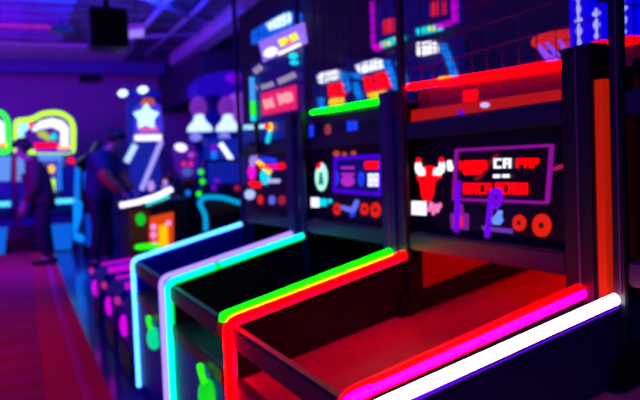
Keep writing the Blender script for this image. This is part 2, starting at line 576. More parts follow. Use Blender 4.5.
fr = part('scoreboard_frame', E_FRAME, R, [strip((455.5, 150.3), (551.5, 145.3), 3.0), strip((453.5, 199.3), (546.5, 202.8), 3.0), strip((456, 150), (453, 200), 3.0), strip((551, 145), (546.3, 203), 3.4)], d=.014)
part('scoreboard_glass', solid('dark scoreboard glass', (.014, .002, .02), .3, spec=.2), R, [[(456, 151), (550, 146), (545.5, 202), (454, 198.5)]], d=.003)
def word(text, x, y, w, h, slope, mat, X, gap=.16, t=.28, name='lettering', root=None, extra=None):
    bm = digits(B(), text, x, y, w, h, slope, X, gap, t)
    if extra:
        fig(bm, extra, X, .006)
    return obj(name, bm, mat, root or R)


word('H8A8', 459, 160.8, 27, 9, -.02, E_RED, X - .004, extra=[(461, 169), (484, 168), (480, 174), (464, 174.5)])['label'] = 'wide red lit word'
word('PAP', 516, 158.5, 22, 9.6, -.01, E_RED, X - .004)['label'] = 'short red lit word'
word('8ACA', 463, 183, 28, 11, .01, E_RED, X - .004)
word('ACA88', 495, 182.6, 32, 11.5, .01, E_RED, X - .004)
word('CA', 493.5, 158.5, 17, 10, -.02, E_WHITE, X - .004, .25, .28)['label'] = 'two white lit characters'
part('dash_light', E_WHITE, R, [quad(493, 174.5, 499, 177.8)], X=X - .004)
part('dash_light', E_WHITE, R, [quad(502, 174.3, 508.5, 177.6)], X=X - .004)
part('graphic_swoosh', glow('dark red swoosh', (.2, .004, .01), 1), R, [[(473, 180), (480, 180), (500, 153), (494, 155)]], X=X - .0032, d=.001)
part('badge', E_WHITE, R, [[(411.5, 201), (425.5, 201.5), (425.5, 215.5), (411.5, 214.5)]])
bm = B()
for a, b2 in (((428, 210), (431, 202)), ((431, 202), (433, 215)), ((433, 208), (436, 204)), ((436, 204), (436, 213)), ((437, 212), (440, 203)), ((427, 211), (441, 206))):
    fig(bm, strip(a, b2, 2.3), X)
o = obj('script_lettering', bm, E_PINK, R)
part('jersey_emblem', glow('dim violet emblem', (.22, .01, .3), 1), R, [[(457, 204), (462, 204), (463, 213), (468, 214), (468, 230), (451, 229), (450, 214), (456, 212)]])
part('jersey_number', glow('rose emblem number', (.8, .01, .1), 1), R, [[(457, 216), (463, 216), (463, 227), (456, 226)]], d=.011)
part('swirl_emblem', glow('pale blue emblem', (.15, .3, 1), 1), R, [[(491, 219), (495, 215), (498, 210), (502, 211), (501, 216), (502.5, 221), (499, 225), (493, 224.5)]])
part('emblem_plinth', glow('dim lilac emblem', (.14, .03, .4), 1), R, [[(481, 226), (512, 229), (512, 233.5), (483, 230.5)]])
for cx, cy2, rx, ry in ((518.5, 223, 6.3, 8.2), (541, 225.5, 9, 11.6)):
    k = part('round_light', glow('red round light', (.75, .012, .0), 1) if 'red round light' not in MATS else MATS['red round light'], R, [oval(cx, cy2, rx, ry)], d=.012)
    bm = B()
    for q in ((.62, .5),):
        fig(bm, oval(cx, cy2, rx * .26, ry * .26), X - .0048, .002)
    obj('hub', bm, solid('dark hub', (.05, .01, .01), .4) if 'dark hub' not in MATS else MATS['dark hub'], k)
# violet hooked rods standing before the board
for pts in (((456.5, 232), (457, 212), (458, 194), (458.5, 181)), ((487, 237), (489.5, 214), (491.5, 196), (494, 190), (499, 191), (500.5, 197), (498.5, 204), (495, 207))):
    P = [onX(px, py, 1.118) for px, py in pts]
    obj('hooked_rod' if len(pts) > 4 else 'rod', tube(B(), rounded(P, .01, 3), .0075, 8), glow('violet lit rod', (.16, .0, .85), 1) if 'violet lit rod' not in MATS else MATS['violet lit rod'], R, True)
part('indicator_light', glow('dull red indicator', (.35, .01, .08), 1), R, [[(553, 167), (562, 164), (562, 168.5), (553, 171)]])
# lit band, tags and hoop of the red machine
part('lit_band', E_REDLOW, R, [[(411, 110.5), (561, 89), (561, 105.5), (411, 123)]], X=1.149, d=.003)
part('ball_counter', E_RED, R, [[(463, 91), (477, 89.5), (477, 100.5), (463, 102)]], X=1.149, d=.005)
part('pilot_light', glow('pale pilot light', (.6, .5, 1), 1), R, [oval(484.5, 105, 4.5, 2.8)], X=1.145, d=.005)
part('pilot_light', E_PURPLE, R, [oval(460.5, 114, 3, 4.5)], X=1.145, d=.005)
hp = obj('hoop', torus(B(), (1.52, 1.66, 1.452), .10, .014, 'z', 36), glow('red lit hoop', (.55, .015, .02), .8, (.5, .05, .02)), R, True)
obj('hoop_bracket', box(B(), 1.60, 1.63, 1.64, 1.68, 1.38, 1.462), DULLRED, R)
nb = B()
for i in range(14):
    a, a2 = 2 * PI * i / 14, 2 * PI * (i + .5) / 14
    for aa in (a, a2):
        tube(nb, [(1.52 + .10 * math.cos(a), 1.66 + .10 * math.sin(a), 1.448), (1.52 + .065 * math.cos(aa + .22), 1.66 + .065 * math.sin(aa + .22), 1.39)], .004, 5)
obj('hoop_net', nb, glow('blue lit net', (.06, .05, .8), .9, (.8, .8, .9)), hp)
for c0, c1, ytop, ybot, hasbase in ((570, 590, -60, 47, False), (592, 603.5, 4, 41, True), (617.5, 632, -60, 37, True)):
    a, b2 = onX((c0 + c1) / 2, ybot, 1.36), onX((c0 + c1) / 2, ytop, 1.36)
    hw = (onX(c0, ybot, 1.36).y - onX(c1, ybot, 1.36).y) / 2
    cl = obj('led_column', box(B(), 1.36, 1.39, a.y - hw, a.y + hw, a.z, b2.z), glow('blue led column', (.0, .0, .75), 1) if 'blue led column' not in MATS else MATS['blue led column'], R)
    n = int((b2.z - a.z) / .028)
    bm = B()
    tube(bm, [(1.357, a.y, a.z + .01), (1.357, a.y, b2.z - .01)], [.003, .003], 6)
    for i in range(n):
        ball(bm, (1.357, a.y, a.z + .012 + i * .028), .006, .008 + .003 * (i % 3), .007 + .004 * (i % 2), 8)
    obj('led_string', bm, glow('pale led', (.3, .3, 1), 1.3) if 'pale led' not in MATS else MATS['pale led'], cl)
    if hasbase:
        obj('base_light', box(B(), 1.355, 1.392, a.y - hw, a.y + hw, a.z - .022, a.z), E_RED, cl)
obj('led_rail', box(B(), 1.36, 1.39, 1.578 - .42, 1.578 + .372, 1.345, 1.366), DULLRED, R)

# ---- board of the green machine
R = M_GREEN
part('scoreboard_frame', glow('blue violet lit frame', (.06, .0, .75), .9), R, [strip((334, 158.5), (381.5, 156), 4), strip((333, 190.5), (380, 194.5), 4), strip((335, 157), (334, 192), 3), strip((380.5, 155), (379.5, 196), 3)], d=.012)
part('scoreboard_glass', E_NAVY, R, [[(336, 159), (380, 157), (379, 193), (335, 190)]], d=.003)
part('score_window', E_RED, R, [[(364.5, 161.5), (379, 161), (379, 169), (364.5, 169)]], d=.007)
bm = B()
digits(bm, '88', 368, 173.5, 10, 13, 0, X - .004, .35, .30)
o = obj('digits', bm, E_WHITE, R)
OG = glow('orchid graphic', (.45, .02, .6), 1)
for q in (oval(347.5, 181, 7, 5.5), quad(341, 166.5, 354, 169.2, 0), quad(341, 173, 354, 175.6, 0)):
    part('ball_graphic' if len(q) > 4 else 'caption_line', OG, R, [q], d=.007)
for q in (oval(361, 179, 3.2, 7.5), oval(336, 178, 2.5, 8)):
    part('side_graphic', E_BLUE, R, [q], d=.007)
part('oval_emblem', glow('pale mint emblem', (.45, .95, .8), 1.2), R, [oval(321, 177, 5.8, 14)], d=.008, label='pale mint oval emblem')
part('emblem_figure', glow('dark teal figure', (.0, .25, .2), 1), R, [[(319.5, 172), (322, 172), (324, 186), (321, 184), (318, 186)]], d=.010)
part('emblem_cap', E_RED, R, [[(316.5, 170), (317.5, 164), (321, 162), (321, 167)]], d=.011)
part('badge', E_WHITE, R, [quad(311, 197.5, 318.5, 207, .05)])
part('badge_tail', E_CYAN, R, [quad(319, 198.5, 326, 206, .05)])
part('badge_dot', E_CYAN, R, [oval(329.5, 201, 2.2, 2.2)])
OC = glow('dull orange caption', (.5, .05, .0), 1)
for q in (oval(336, 153.5, 3.2, 3), oval(344, 154, 2.2, 2), oval(353, 153, 2.6, 2.2)):
    part('caption', OC, R, [q])
for cx, cy2, rx, ry in ((336.5, 209, 3.5, 6), (364, 209, 4, 6), (375, 210, 5, 7.6)):
    k = part('round_light', MATS['red round light'], R, [oval(cx, cy2, rx, ry)], d=.01)
    bm = B()
    fig(bm, oval(cx, cy2, rx * .3, ry * .3), X - .01, .004)
    obj('hub', bm, MATS['dark hub'], k)
part('plane_emblem', glow('periwinkle emblem', (.12, .16, .9), 1), R, [[(341, 205), (351, 207.5), (355, 199.5), (359, 200.5), (357, 207), (354, 213), (349, 212.5), (341, 209)]])
part('emblem_stem', E_BLUE, R, [quad(350, 210, 354, 217)])
part('blue_light_stub', E_BLUE, R, [quad(309, 125, 313, 138)], X=1.149, d=.006)
part('blue_light_stub', E_BLUE, R, [quad(347, 121, 357, 132)], X=1.149, d=.006)
part('ball_counter', glow('dim rose counter', (.3, .03, .06), 1), R, [oval(327.5, 130, 3, 6)], X=1.149, d=.006)

# ---- board of the blue machine
R = M_BLUE
part('bird_emblem', E_MAGENTA, R, [oval(251.5, 172, 4, 8)], d=.008, label='pink bird figure with rainbow wing')
part('bird_head', glow('lilac head', (.35, .25, .9), 1), R, [oval(253, 159.5, 3.6, 7, rot=.2)], d=.010)
part('bird_tail', E_RED, R, [oval(254.5, 184.5, 6.5, 3.2, rot=.3)], d=.012)
part('wing', E_CYAN, R, [oval(265, 176, 5, 9)], d=.008)
part('wing_bar', E_YELLOW, R, [strip((257, 161), (270, 173), 4.2)], d=.011)
part('wing_bar', E_RED, R, [[(259, 166), (278, 165), (280, 162.5), (284, 164), (284, 168), (280, 169.5), (278, 167.5), (259, 168.5)]], d=.013)
part('wing_bar', E_MAGENTA, R, [strip((267, 167), (280, 166.5), 5.5)], d=.010)
part('wing_bar', E_BLUE, R, [strip((260, 159), (276, 161), 5)], d=.009)
part('caption', glow('pale lilac caption', (.5, .45, 1), 1), R, [quad(267, 179, 279, 183)], d=.012)
part('badge', glow('pale blue badge', (.45, .55, 1), 1.1), R, [oval(249.5, 194.5, 5, 5)])
for cx, rx, mt in ((260, 2.6, MATS['red round light']), (271.5, 3, glow('periwinkle round light', (.12, .12, .8), 1)), (281.5, 3.6, glow('dim red round light', (.35, .01, .03), 1))):
    part('round_light', mt, R, [oval(cx, 200 + (cx - 270) * .03, rx, 4.6)], d=.01)
part('marquee_panel', E_DEEP, R, [[(243, 124), (288, 116), (288, 139), (243, 143)]], X=1.155, d=.006)
part('marquee_light', glow('pale cyan marquee light', (.4, .8, 1), 1.3), R, [strip((243, 127.5), (265, 126), 4.5)], X=1.147, d=.008)
part('marquee_light', E_RED, R, [oval(266.5, 126, 2.4, 3)], X=1.14, d=.006)
part('marquee_light', E_YELLOW, R, [oval(270, 127, 2.6, 4.5)], X=1.142, d=.006)
part('marquee_light', E_CYAN, R, [strip((269.5, 131), (267, 143), 4)], X=1.146, d=.006)
# lit start buttons with a curled tube on the front panels
for R, px, py, s, mt in ((M_GREEN, 208, 392, 1.0, N_GREEN), (M_BLUE, 153, 336, .62, N_TEAL)):
    c0 = onX(px + 3.5, py + 1, .536)
    k = obj('start_button', ball(B(), (XF - .012, c0.y, c0.z - .004), .03, .042, .05, 16), glow('green start button', (0, .75, .02), .9) if R is M_GREEN else glow('mint start button', (0, .8, .35), .9), R, True)
    obj('curled_tube', tube(B(), [(XF - .02, c0.y + .045, c0.z + .075), (XF - .028, c0.y + .02, c0.z + .085), (XF - .032, c0.y - .01, c0.z + .072), (XF - .028, c0.y - .03, c0.z + .045)], .011, 8), E_GREEN, k, True)
    obj('ring', torus(B(), (XF - .002, c0.y + .06, c0.z + .02), .05, .006, 'x'), glow('dim teal ring', (.01, .12, .18), 1) if 'dim teal ring' not in MATS else MATS['dim teal ring'], k, True)

# ------------------------------------------------------------------ displays in and above the cages
s = thing('menu_screen', onX(275, 125, 1.16), 'large dark blue menu screen with red panel on top of the ice blue machine', 'screen')
part('housing', E_NAVY, s, [[(250, 64), (303, 45), (303, 111), (250, 121)]], X=1.088, d=.02)
a, b2 = onX(254, 118, 1.085), onX(300, 109, 1.085)
for p in (a, b2):
    obj('bracket', box(B(), 1.085, 1.1055, p.y - .012, p.y + .012, 1.19, p.z + .05), BLACK, s)
hd = part('header_panel', glow('lilac header', (.3, .16, .95), 1.0), s, [[(258.5, 42), (302, 22.5), (305, 43), (263, 62)]], X=1.085, d=.03)
part('header_glow', E_WHITE, hd, [oval(270, 52, 7, 4.5, rot=-.5), strip((278, 54), (300, 44), 3)], X=1.055, d=.012)
part('header_lettering', glow('yellow lit lettering', (1, .85, .0), 1.2), hd, [strip((279, 43.5), (287, 40), 7), strip((289.5, 39), (297, 35.5), 7)], X=1.055, d=.007)
part('header_lettering', E_ORANGE, hd, [strip((286, 44), (292, 41.5), 3)], X=1.055, d=.009)
part('side_strip', glow('sky strip', (.05, .35, 1), 1), s, [strip((251.5, 77), (252.5, 101), 5)], X=1.068, d=.005)
part('side_strip', E_GREEN, s, [strip((252.5, 101), (253, 116), 5)], X=1.068, d=.005)
part('side_strip', E_CYAN, s, [strip((253, 116), (253, 121), 5)], X=1.068, d=.005)
LT = glow('pale rose lettering', (.4, .3, .5), 1)


def script(a, b2, w, step, frac, X, mat, root):
    """a row of small lit strokes standing for one word too blurred to read"""
    n = max(1, int(math.hypot(b2[0] - a[0], b2[1] - a[1]) / step))
    bm = B()
    for i in range(n):
        t0, t1 = i / n, (i + frac) / n
        fig(bm, strip((a[0] + (b2[0] - a[0]) * t0, a[1] + (b2[1] - a[1]) * t0), (a[0] + (b2[0] - a[0]) * t1, a[1] + (b2[1] - a[1]) * t1), w - 2 * (i % 2) * (w > 8)), X, .004)
    return obj('lettering', bm, mat, root)


for a, b2, w in (((254, 72), (262, 66), 6), ((256, 88), (257.5, 87.5), 5), ((261, 87.5), (274, 83.5), 5), ((278, 82), (296, 74), 6)):
    script(a, b2, w, 3, .7, 1.068, LT, s)
part('price_tag', E_CYAN, s, [oval(293, 56, 4.5, 3.5), oval(294, 62.5, 4.5, 2.6)], X=1.068, d=.004)
pn = part('price_panel', E_CRIMSON, s, [[(261, 93.5), (296, 84.5), (296.5, 109), (262, 115.5)]], X=1.068, d=.006)
LP = glow('pale pink lettering', (1, .42, .5), 1)
for a, b2, w in (((264, 104.5), (274, 102), 10), ((278, 99.5), (293, 96), 11)):
    script(a, b2, w, 3.4, .72, 1.062, LP, pn)

s = thing('light_box', onX(270, 25, 1.95), 'glowing blue and white light box high on the partition above the menu screen', 'sign')
part('case', glow('azure light box', (.0, .12, .95), 1), s, [[(251, 32), (268, 21), (286, 11), (290, 14), (289, 25), (268, 36), (251, 44)]], X=2.004, d=.1)
part('panel', glow('white light panel', (.6, .85, 1), 1.6), s, [[(266, 24), (278, 17), (287, 13), (289, 15), (288, 23), (268, 30)]], X=1.89, d=.02)

GR = 'scoreboards on the partition wall'
XS = 1.985


def scoreboard(label, base, white, reds, yellow, blues, extra=None):
    s = thing('wall_scoreboard', onX(*base, XS), label, 'scoreboard', GR)
    bm = B()
    allp = white + [p for r in reds for p in r] + yellow + [p for b in blues for p in b[:2]]
    x0, x1 = min(p[0] for p in allp) - 3, max(p[0] for p in allp) + 3
    y0, y1 = min(p[1] for p in allp) - 3, max(p[1] for p in allp) + 3
    part('backing', E_NAVY, s, [[(x0, y0 + 4), (x1, y0), (x1, y1), (x0, y1 + 6)]], X=2.0, d=.04)
    part('header_light', E_WHITE, s, [white], X=1.96, d=.03)
    for r in reds:
        obj('score_digit', fig(B(), r, 1.96, .02), E_RED, s)
    bm = B()
    fig(bm, yellow, 1.96, .02)
    obj('timer_digits', bm, E_YELLOW, s)
    for a, b2, w in blues:
        bm = B()
        n = max(2, int(abs(b2[1] - a[1]) / 5.5))
        for i in range(n):
            t0, t1 = i / n, (i + .82) / n
            fig(bm, strip((a[0] + (b2[0] - a[0]) * t0, a[1] + (b2[1] - a[1]) * t0), (a[0] + (b2[0] - a[0]) * t1, a[1] + (b2[1] - a[1]) * t1), w), 1.96, .02)
        obj('led_column', bm, E_SKY, s)
    return s


scoreboard('partition scoreboard with white header and pinkish red digits, leftmost of the three', (330, 95), [(316.5, 77), (321, 73), (335, 70), (336.5, 74), (335.5, 79), (319, 83)], [[(327, 85), (334, 83.5), (335, 95), (329, 97)], [(336, 83), (342, 81.5), (344, 95), (337, 97)]], [(328, 101), (331, 98.5), (341, 97.5), (342, 101.5), (339, 104), (329, 105)], [((341, 73), (347, 92), 5), ((319, 98), (320.5, 110), 4.5)])
scoreboard('partition scoreboard with wide white header and two big red digits, middle one', (378, 90), [(355, 66), (358, 64), (376, 59), (379.5, 62), (379, 68), (359, 73)], [[(362.5, 77), (369, 76), (371.5, 91.5), (366, 93)], [(374, 74), (386, 71.5), (388.5, 87), (376, 89.5)]], [(367, 94.5), (370, 92.8), (384, 90.5), (385, 94), (382, 97), (369, 98.5)], [((349, 75), (361, 77), 5), ((353, 83), (360, 100), 5), ((384, 61), (396, 90), 5), ((397.5, 61), (404, 88), 5)])
scoreboard('partition scoreboard with small white header seen behind the red machine, rightmost of three', (430, 70), [(416, 43), (430, 41), (433, 44), (434, 52), (417, 55.5)], [], [(437, 79), (440, 77), (453, 75.5), (454, 78), (452, 80), (438, 82)], [((441, 44), (454, 78), 4.5)])

s = thing('framed_score_sign', onX(415, 20, XS), 'large sign outlined in magenta tube with red digits high on the partition wall', 'sign')
part('backing', E_VIOLETDIM if False else E_NAVY, s, [[(371, 4), (459, -30), (459, 24), (371, 50)]], X=2.0, d=.03)
OT = glow('orchid neon', (.55, .0, .75), 1)
obj('neon_outline', tube(B(), [onX(x, y, 1.955) for x, y in ((372, 2), (373, 46), (384, 44))], .012, 8), OT, s, True)
obj('neon_outline', tube(B(), [onX(x, y, 1.955) for x, y in ((438, 26.5), (455, 21), (454, -25))], .018, 8), OT, s, True)
obj('corner_light', fig(B(), oval(376, 47.5, 4, 3), 1.95, .02), E_MAGENTA, s)
BD = glow('brick red digits', (.75, .01, .03), 1)
for t, x, y, w in (('8', 382.5, 20, 8.5), ('8', 393, 18, 8.5), ('8', 430.5, 2, 7), ('1', 438, 1, 7)):
    word(t, x, y, w, 14.5, -.2, BD, 1.965, .2, .4, 'score_digit', s)
TB = glow('turquoise light bar', (.0, .7, .8), 1)
l1 = obj('light_bar', fig(B(), strip((381, 45), (402, 37), 6), 1.965, .02), TB, s)
l2 = obj('light_bar', fig(B(), strip((416, 32), (439, 27), 6.5), 1.965, .02), TB, s)
YS = glow('yellow light spot', (.8, .8, 0), 1)
for x, y, pr in ((386, 43.5, l1), (397, 39, l1), (431, 28.5, l2)):
    obj('light_spot', fig(B(), oval(x, y, 3.3, 2), 1.945, .01), YS, pr)

# ------------------------------------------------------------------ low alley rollers with magenta lights
def roller(y0, label):
    s = thing('alley_roller', (.8, y0 + .28, 0), label, 'arcade machine', 'low magenta lit rollers')
    x0, x1 = .53, 1.75
    obj('cabinet', prism(B(), [(x0, y0, 0), (x0, y0, .33), (x0 + .07, y0, .41), (x1, y0, .50), (x1, y0, 0)], (0, .58, 0)), BLUELAM, s, bevel=.012)
    for yy, rr in ((y0 + .02, .022), (y0 + .46, .010)):
        obj('light_strip', tube(B(), [(x0 + .07, yy, .425), (x1 - .05, yy, .513)], rr, 8), glow('magenta strip', (.62, .0, .8), 1) if 'magenta strip' not in MATS else MATS['magenta strip'], s, True)
    obj('front_lamp', ball(B(), (x0 - .005, y0 + .28, .27), .02, .085, .06, 16), glow('orchid oval lamp', (.8, .0, .9), 1.0) if 'orchid oval lamp' not in MATS else MATS['orchid oval lamp'], s, True)
    obj('side_lamp', ball(B(), (x0 - .002, y0 + .54, .37), .02, .03, .025, 10), glow('dim rose lamp', (.5, .02, .3), 1) if 'dim rose lamp' not in MATS else MATS['dim rose lamp'], s, True)
    obj('coin_panel', box(B(), x0 - .01, x0 + .01, y0 + .06, y0 + .5, .02, .16), BLACK, s)
    return s


r0 = roller(3.83, 'low magenta lit roller right next to the ice blue basketball machine')
dup(r0, (.8, 4.80, 0), 'low magenta lit roller, middle of the row of three')
dup(r0, (.8, 5.66, 0), 'low magenta lit roller at the far end, closest to the standing people')

# ------------------------------------------------------------------ machines behind the rollers
s = thing('ticket_machine', (1.2, 7.2, 0), 'arcade machine with orange side, white neon bar and yellow lit coin door', 'arcade machine')
obj('cabinet', box(B(), .99, 1.56, 7.02, 7.68, 0, .80), BLACK, s)
obj('side_panel', box(B(), .99, 1.19, 6.99, 7.02, .02, .80), ORANGELAM, s)
obj('console', prism(B(), [(.93, 6.95, .80), (1.56, 6.95, .84), (1.56, 7.68, .87), (.93, 7.68, .83)], (0, 0, .03)), RUBBER, s)
obj('neon_bar', tube(B(), [onY(120, 205.5, 6.93), onY(138, 202, 6.93), onY(156, 196.5, 6.93), onY(172, 189, 6.93)], .024, 10), glow('white violet neon bar', (.8, .75, 1), 2), s, True)
obj('neon_bar', tube(B(), [onY(146, 204.5, 6.93), onY(169, 196, 6.93)], .018, 10), glow('teal neon bar', (.05, .8, .9), 1), s, True)
obj('oval_lamp', ball(B(), (1.095, 6.98, .69), .045, .02, .06), glow('green oval lamp', (.0, .6, .02), 1), s, True)
d = obj('coin_door', figY(B(), [(149.5, 217), (173, 212), (173, 248), (149.5, 251)], 7.0, .02), glow('amber coin door', (.75, .06, .0), 1), s)
obj('door_glow', figY(B(), [(159, 226), (167, 224), (168, 246), (159, 246)], 6.98, .012), glow('yellow door glow', (1, .45, .0), 1.3), d)
for px, py, rr in ((153.5, 227, 3), (153.5, 235, 3), (168.5, 223, 2.6), (155, 243, 2)):
    p = onY(px, py, 6.97)
    obj('door_lamp', ball(B(), p, rr * .0098, .012, rr * .0098, 10), glow('pink door lamp', (1, .3, .8), 1.2) if 'pink door lamp' not in MATS else MATS['pink door lamp'], d, True)
p = onY(147.5, 246.5, 6.6)
s2 = thing('light_ring_post', (p.x, 6.6, 0), 'green glowing oval ring lamp on a short post behind the low rollers', 'lamp')
bm = B()
for i in range(1):
    pts = [(p.x + .095 * math.cos(a), 6.6 + .09 * math.sin(a), p.z) for a in [2 * PI * k / 24 for k in range(25)]]
    tube(bm, pts, .02, 8)
obj('ring', bm, E_GREEN, s2, True)
obj('post', cyl(B(), (p.x, 6.6, 0), (p.x, 6.6, p.z - .0), .05), BLACK, s2)
obj('arm', box(B(), p.x - .095, p.x + .095, 6.585, 6.615, p.z - .015, p.z), BLACK, s2)

# machine with the curved ice-blue rail
s = thing('racing_machine', (2.1, 7.2, 0), 'arcade machine with a curved sky blue tube rail and brown seat', 'arcade machine')
obj('cabinet', box(B(), 1.72 + .06, 2.35, 7.02, 7.7, 0, .72), BLACK, s)
obj('seat', prism(B(), [onY(206, 203, 7.0), onY(240, 203, 7.0), onY(238, 213, 7.0), onY(222, 217, 7.0), onY(206, 214, 7.0)], (0, .4, 0)), solid('rust red upholstery', (.30, .05, .02), .6), s, bevel=.01)
rp_ = rounded([onY(x, y, 6.95) for x, y in ((206, 231), (205.5, 215), (199, 203), (204, 197), (222, 197), (240, 203))], .12, 5)
obj('tube_rail', tube(B(), rp_, .023, 10), glow('sky blue tube', (.0, .38, .8), 1), s, True)
obj('rail_mount', box(B(), 1.80, 1.86, 6.94, 7.04, .3, .48), BLACK, s)
obj('console', box(B(), 1.80, 2.36, 7.4, 7.7, .70, .98), NAVY, s, bevel=.02)
for px, py, mt in ((201, 172, E_GREEN), (202.5, 181.5, E_GREEN), (199, 194, E_GREEN), (188, 193, E_SKY), (214, 188, E_PURPLE), (217, 181, E_PURPLE), (237, 188, glow('dim crimson lamp', (.4, .01, .05), 1))):
    q = onY(px, py, 7.38)
    obj('button_lamp', ball(B(), q, .028, .03, .03, 10), mt, s, True)
obj('screen_post', box(B(), 1.88, 2.3, 7.55, 7.7, .95, 1.25), NAVY, s)
obj('screen', box(B(), 1.91, 2.27, 7.54, 7.552, .99, 1.22), E_HAZE, s)  # glowing panel added to fill the dark post with blue

# pair of machines with lamp-like heads
def lamp_machine(cx, label, topz):
    s = thing('lamp_head_machine', (cx, 8.4, 0), label, 'arcade machine', 'machines with white lamp heads')
    obj('cabinet', box(B(), cx - .16, cx + .16, 8.2, 8.75, 0, 1.42), NAVY, s, bevel=.02)
    obj('screen', box(B(), cx - .13, cx + .13, 8.18, 8.2, 1.0, 1.36), E_DEEP, s)
    obj('marquee_lamp', tube(B(), [(cx, 8.3, 1.60), (cx, 8.3, 1.66), (cx, 8.3, 1.72), (cx, 8.3, 1.80)], [.15, .13, .07, .05], 18), glow('white lamp head', (.55, .75, 1), 1.4) if 'white lamp head' not in MATS else MATS['white lamp head'], s, True)
    obj('dome', ball(B(), (cx, 8.32, topz), .10, .10, .13), glow('violet dome', (.2, .02, .5), .8) if 'violet dome' not in MATS else MATS['violet dome'], s, True)
    obj('neck', cyl(B(), (cx, 8.45, 1.40), (cx, 8.45, topz), .05), NAVY, s, True)
    obj('neck_lamp', ball(B(), (cx - .06, 8.27, 1.53), .07, .05, .05), glow('lilac neck lamp', (.25, .22, 1), 1) if 'lilac neck lamp' not in MATS else MATS['lilac neck lamp'], s, True)
    return s


l0 = lamp_machine(2.03, 'machine with white lamp head and violet dome, nearer the star-topped machine', 1.88)
dup(l0, (2.37, 8.4, 0), 'machine with white lamp head and violet dome, nearer the menu screen')
s = thing('slide_machine', (2.45, 7.9, 0), 'machine with a slanting white tube beside a striped coloured column', 'arcade machine')
obj('cabinet', box(B(), 2.02, 2.58, 7.98, 8.15, 0, .95), BLACK, s)
obj('slanted_tube', tube(B(), [onY(220.5, 143.5, 7.93), onY(236.5, 167, 7.93)], .028, 10), glow('white blue tube', (.6, .7, 1), 2), s, True)
obj('back_board', box(B(), 2.02, 2.56, 8.02, 8.1, .9, 1.5), E_HAZE, s)
for y0, y1, mt in ((144, 152, E_PURPLE), (152, 159, E_SKY), (159, 165, E_BLUE), (165, 171, E_YELLOW)):
    obj('column_light', figY(B(), quad(211, y0, 216, y1), 8.0, .04), mt, s)
s = thing('robot_machine', (1.8, 7.95, 0), 'violet machine with a white oval lamp and two red eyes', 'arcade machine')
obj('cabinet', box(B(), 1.62, 1.98, 8.0, 8.17, 0, 1.05), NAVY, s)
obj('head', figY(B(), [(172, 150), (178, 143), (192, 145), (196, 155), (195, 172), (187, 178), (176, 172)], 8.1, .1), E_VIOLETDIM, s)
obj('oval_lamp', figY(B(), oval(180.5, 147.5, 6, 4, rot=.25), 7.98, .03), E_WHITE, s)
for px in (183.5, 190.5):
    obj('eye', figY(B(), oval(px, 164, 2.4, 2.6), 7.98, .02), glow('rose eye', (.8, .02, .2), 1) if 'rose eye' not in MATS else MATS['rose eye'], s)
obj('cheek_lamp', figY(B(), oval(191, 155, 3, 2.8), 7.98, .02), glow('mauve lamp', (.5, .05, .6), 1), s)
obj('mouth', figY(B(), oval(187, 172, 5, 4), 7.98, .015), glow('steel blue lamp', (.06, .1, .5), 1), s)
s = thing('toy_shelf', (1.7, 7.75, 0), 'low dark shelf of reddish prizes below the violet machine', 'shelf')
obj('shelf', box(B(), 1.48, 1.96, 7.79, 7.93, 0, .93), BLACK, s)
for i, (px, py, rr, mt) in enumerate(((165, 181, 5, 'a'), (170, 177, 4, 'a'), (186, 184, 5, 'a'), (194, 182, 4, 'a'), (165, 182, 2.8, 'b'), (150.5, 186, 2.8, 'b'))[:5]):
    q = onY(px, py, 7.8)
    obj('prize', ball(B(), (q.x, 7.835 - .02 * (mt == 'b'), q.z), rr * .0105, .05, rr * .012, 10), (glow('lilac prize lamp', (.6, .3, .9), 1) if 'lilac prize lamp' not in MATS else MATS['lilac prize lamp']) if mt == 'b' else (solid('red plush', (.5, .04, .03), .9) if 'red plush' not in MATS else MATS['red plush']), s, True)
s = thing('canopy_machine', (2.6, 9.6, 0), 'tall machine with a rounded violet canopy near the ceiling soffit', 'arcade machine')
obj('cabinet', box(B(), 2.36, 3.1, 9.5, 10.2, 0, 1.9), NAVY, s)
obj('canopy', prism(B(), [onY(x, y, 9.3) for x, y in ((196, 84), (203, 75), (222, 71), (247, 69), (247, 92), (222, 92), (198, 96))], (0, .6, 0)), glow('blue violet canopy', (.015, .0, .45), 1), s, bevel=.02)
obj('canopy_light', figY(B(), oval(234, 78, 9, 5), 9.29, .03), E_PURPLE, s)
obj('canopy_post', box(B(), 2.5, 2.62, 9.6, 9.72, 1.85, 2.25), NAVY, s)
obj('figure_light', figY(B(), [(229, 96), (237, 92), (244, 96), (243, 122), (236, 128), (230, 118)], 9.4, .08), glow('violet figure', (.3, .05, .75), 1), s)

# tall star-topped machine
s = thing('crane_machine', (1.68, 10.5, 0), 'tall machine with two white spot lamps over a glowing star panel', 'arcade machine')
Y = 10.25
obj('cabinet', box(B(), 1.48, 2.03, 10.36, 10.95, 0, .92), NAVY, s, bevel=.02)
obj('back', box(B(), 1.58, 2.00, 10.7, 10.9, .9, 2.22), E_HAZE, s)
obj('screen', prism(B(), [onY(x, y, Y + .1) for x, y in ((138, 146), (157, 146), (144, 190), (131, 180))], (0, .05, 0)), E_HAZE, s)
obj('head_panel', figY(B(), [(134, 108), (140, 104), (158, 106), (161, 132), (134, 134)], Y + .1, .2), glow('royal violet head', (.05, .03, .8), 1), s)
st = []
for i in range(10):
    a = -PI / 2 + i * PI / 5
    rr = 16 if i % 2 == 0 else 9.5
    st.append((146 + rr * .85 * math.cos(a), 117 + rr * .85 * math.sin(a)))
obj('star_light', figY(B(), st, Y - .1, .03), glow('ice white star', (.5, .95, 1), 1.5), s)
obj('sign_strip', figY(B(), quad(139, 127, 158, 132), Y - .1, .02), glow('rose strip', (.8, .1, .5), 1), s)
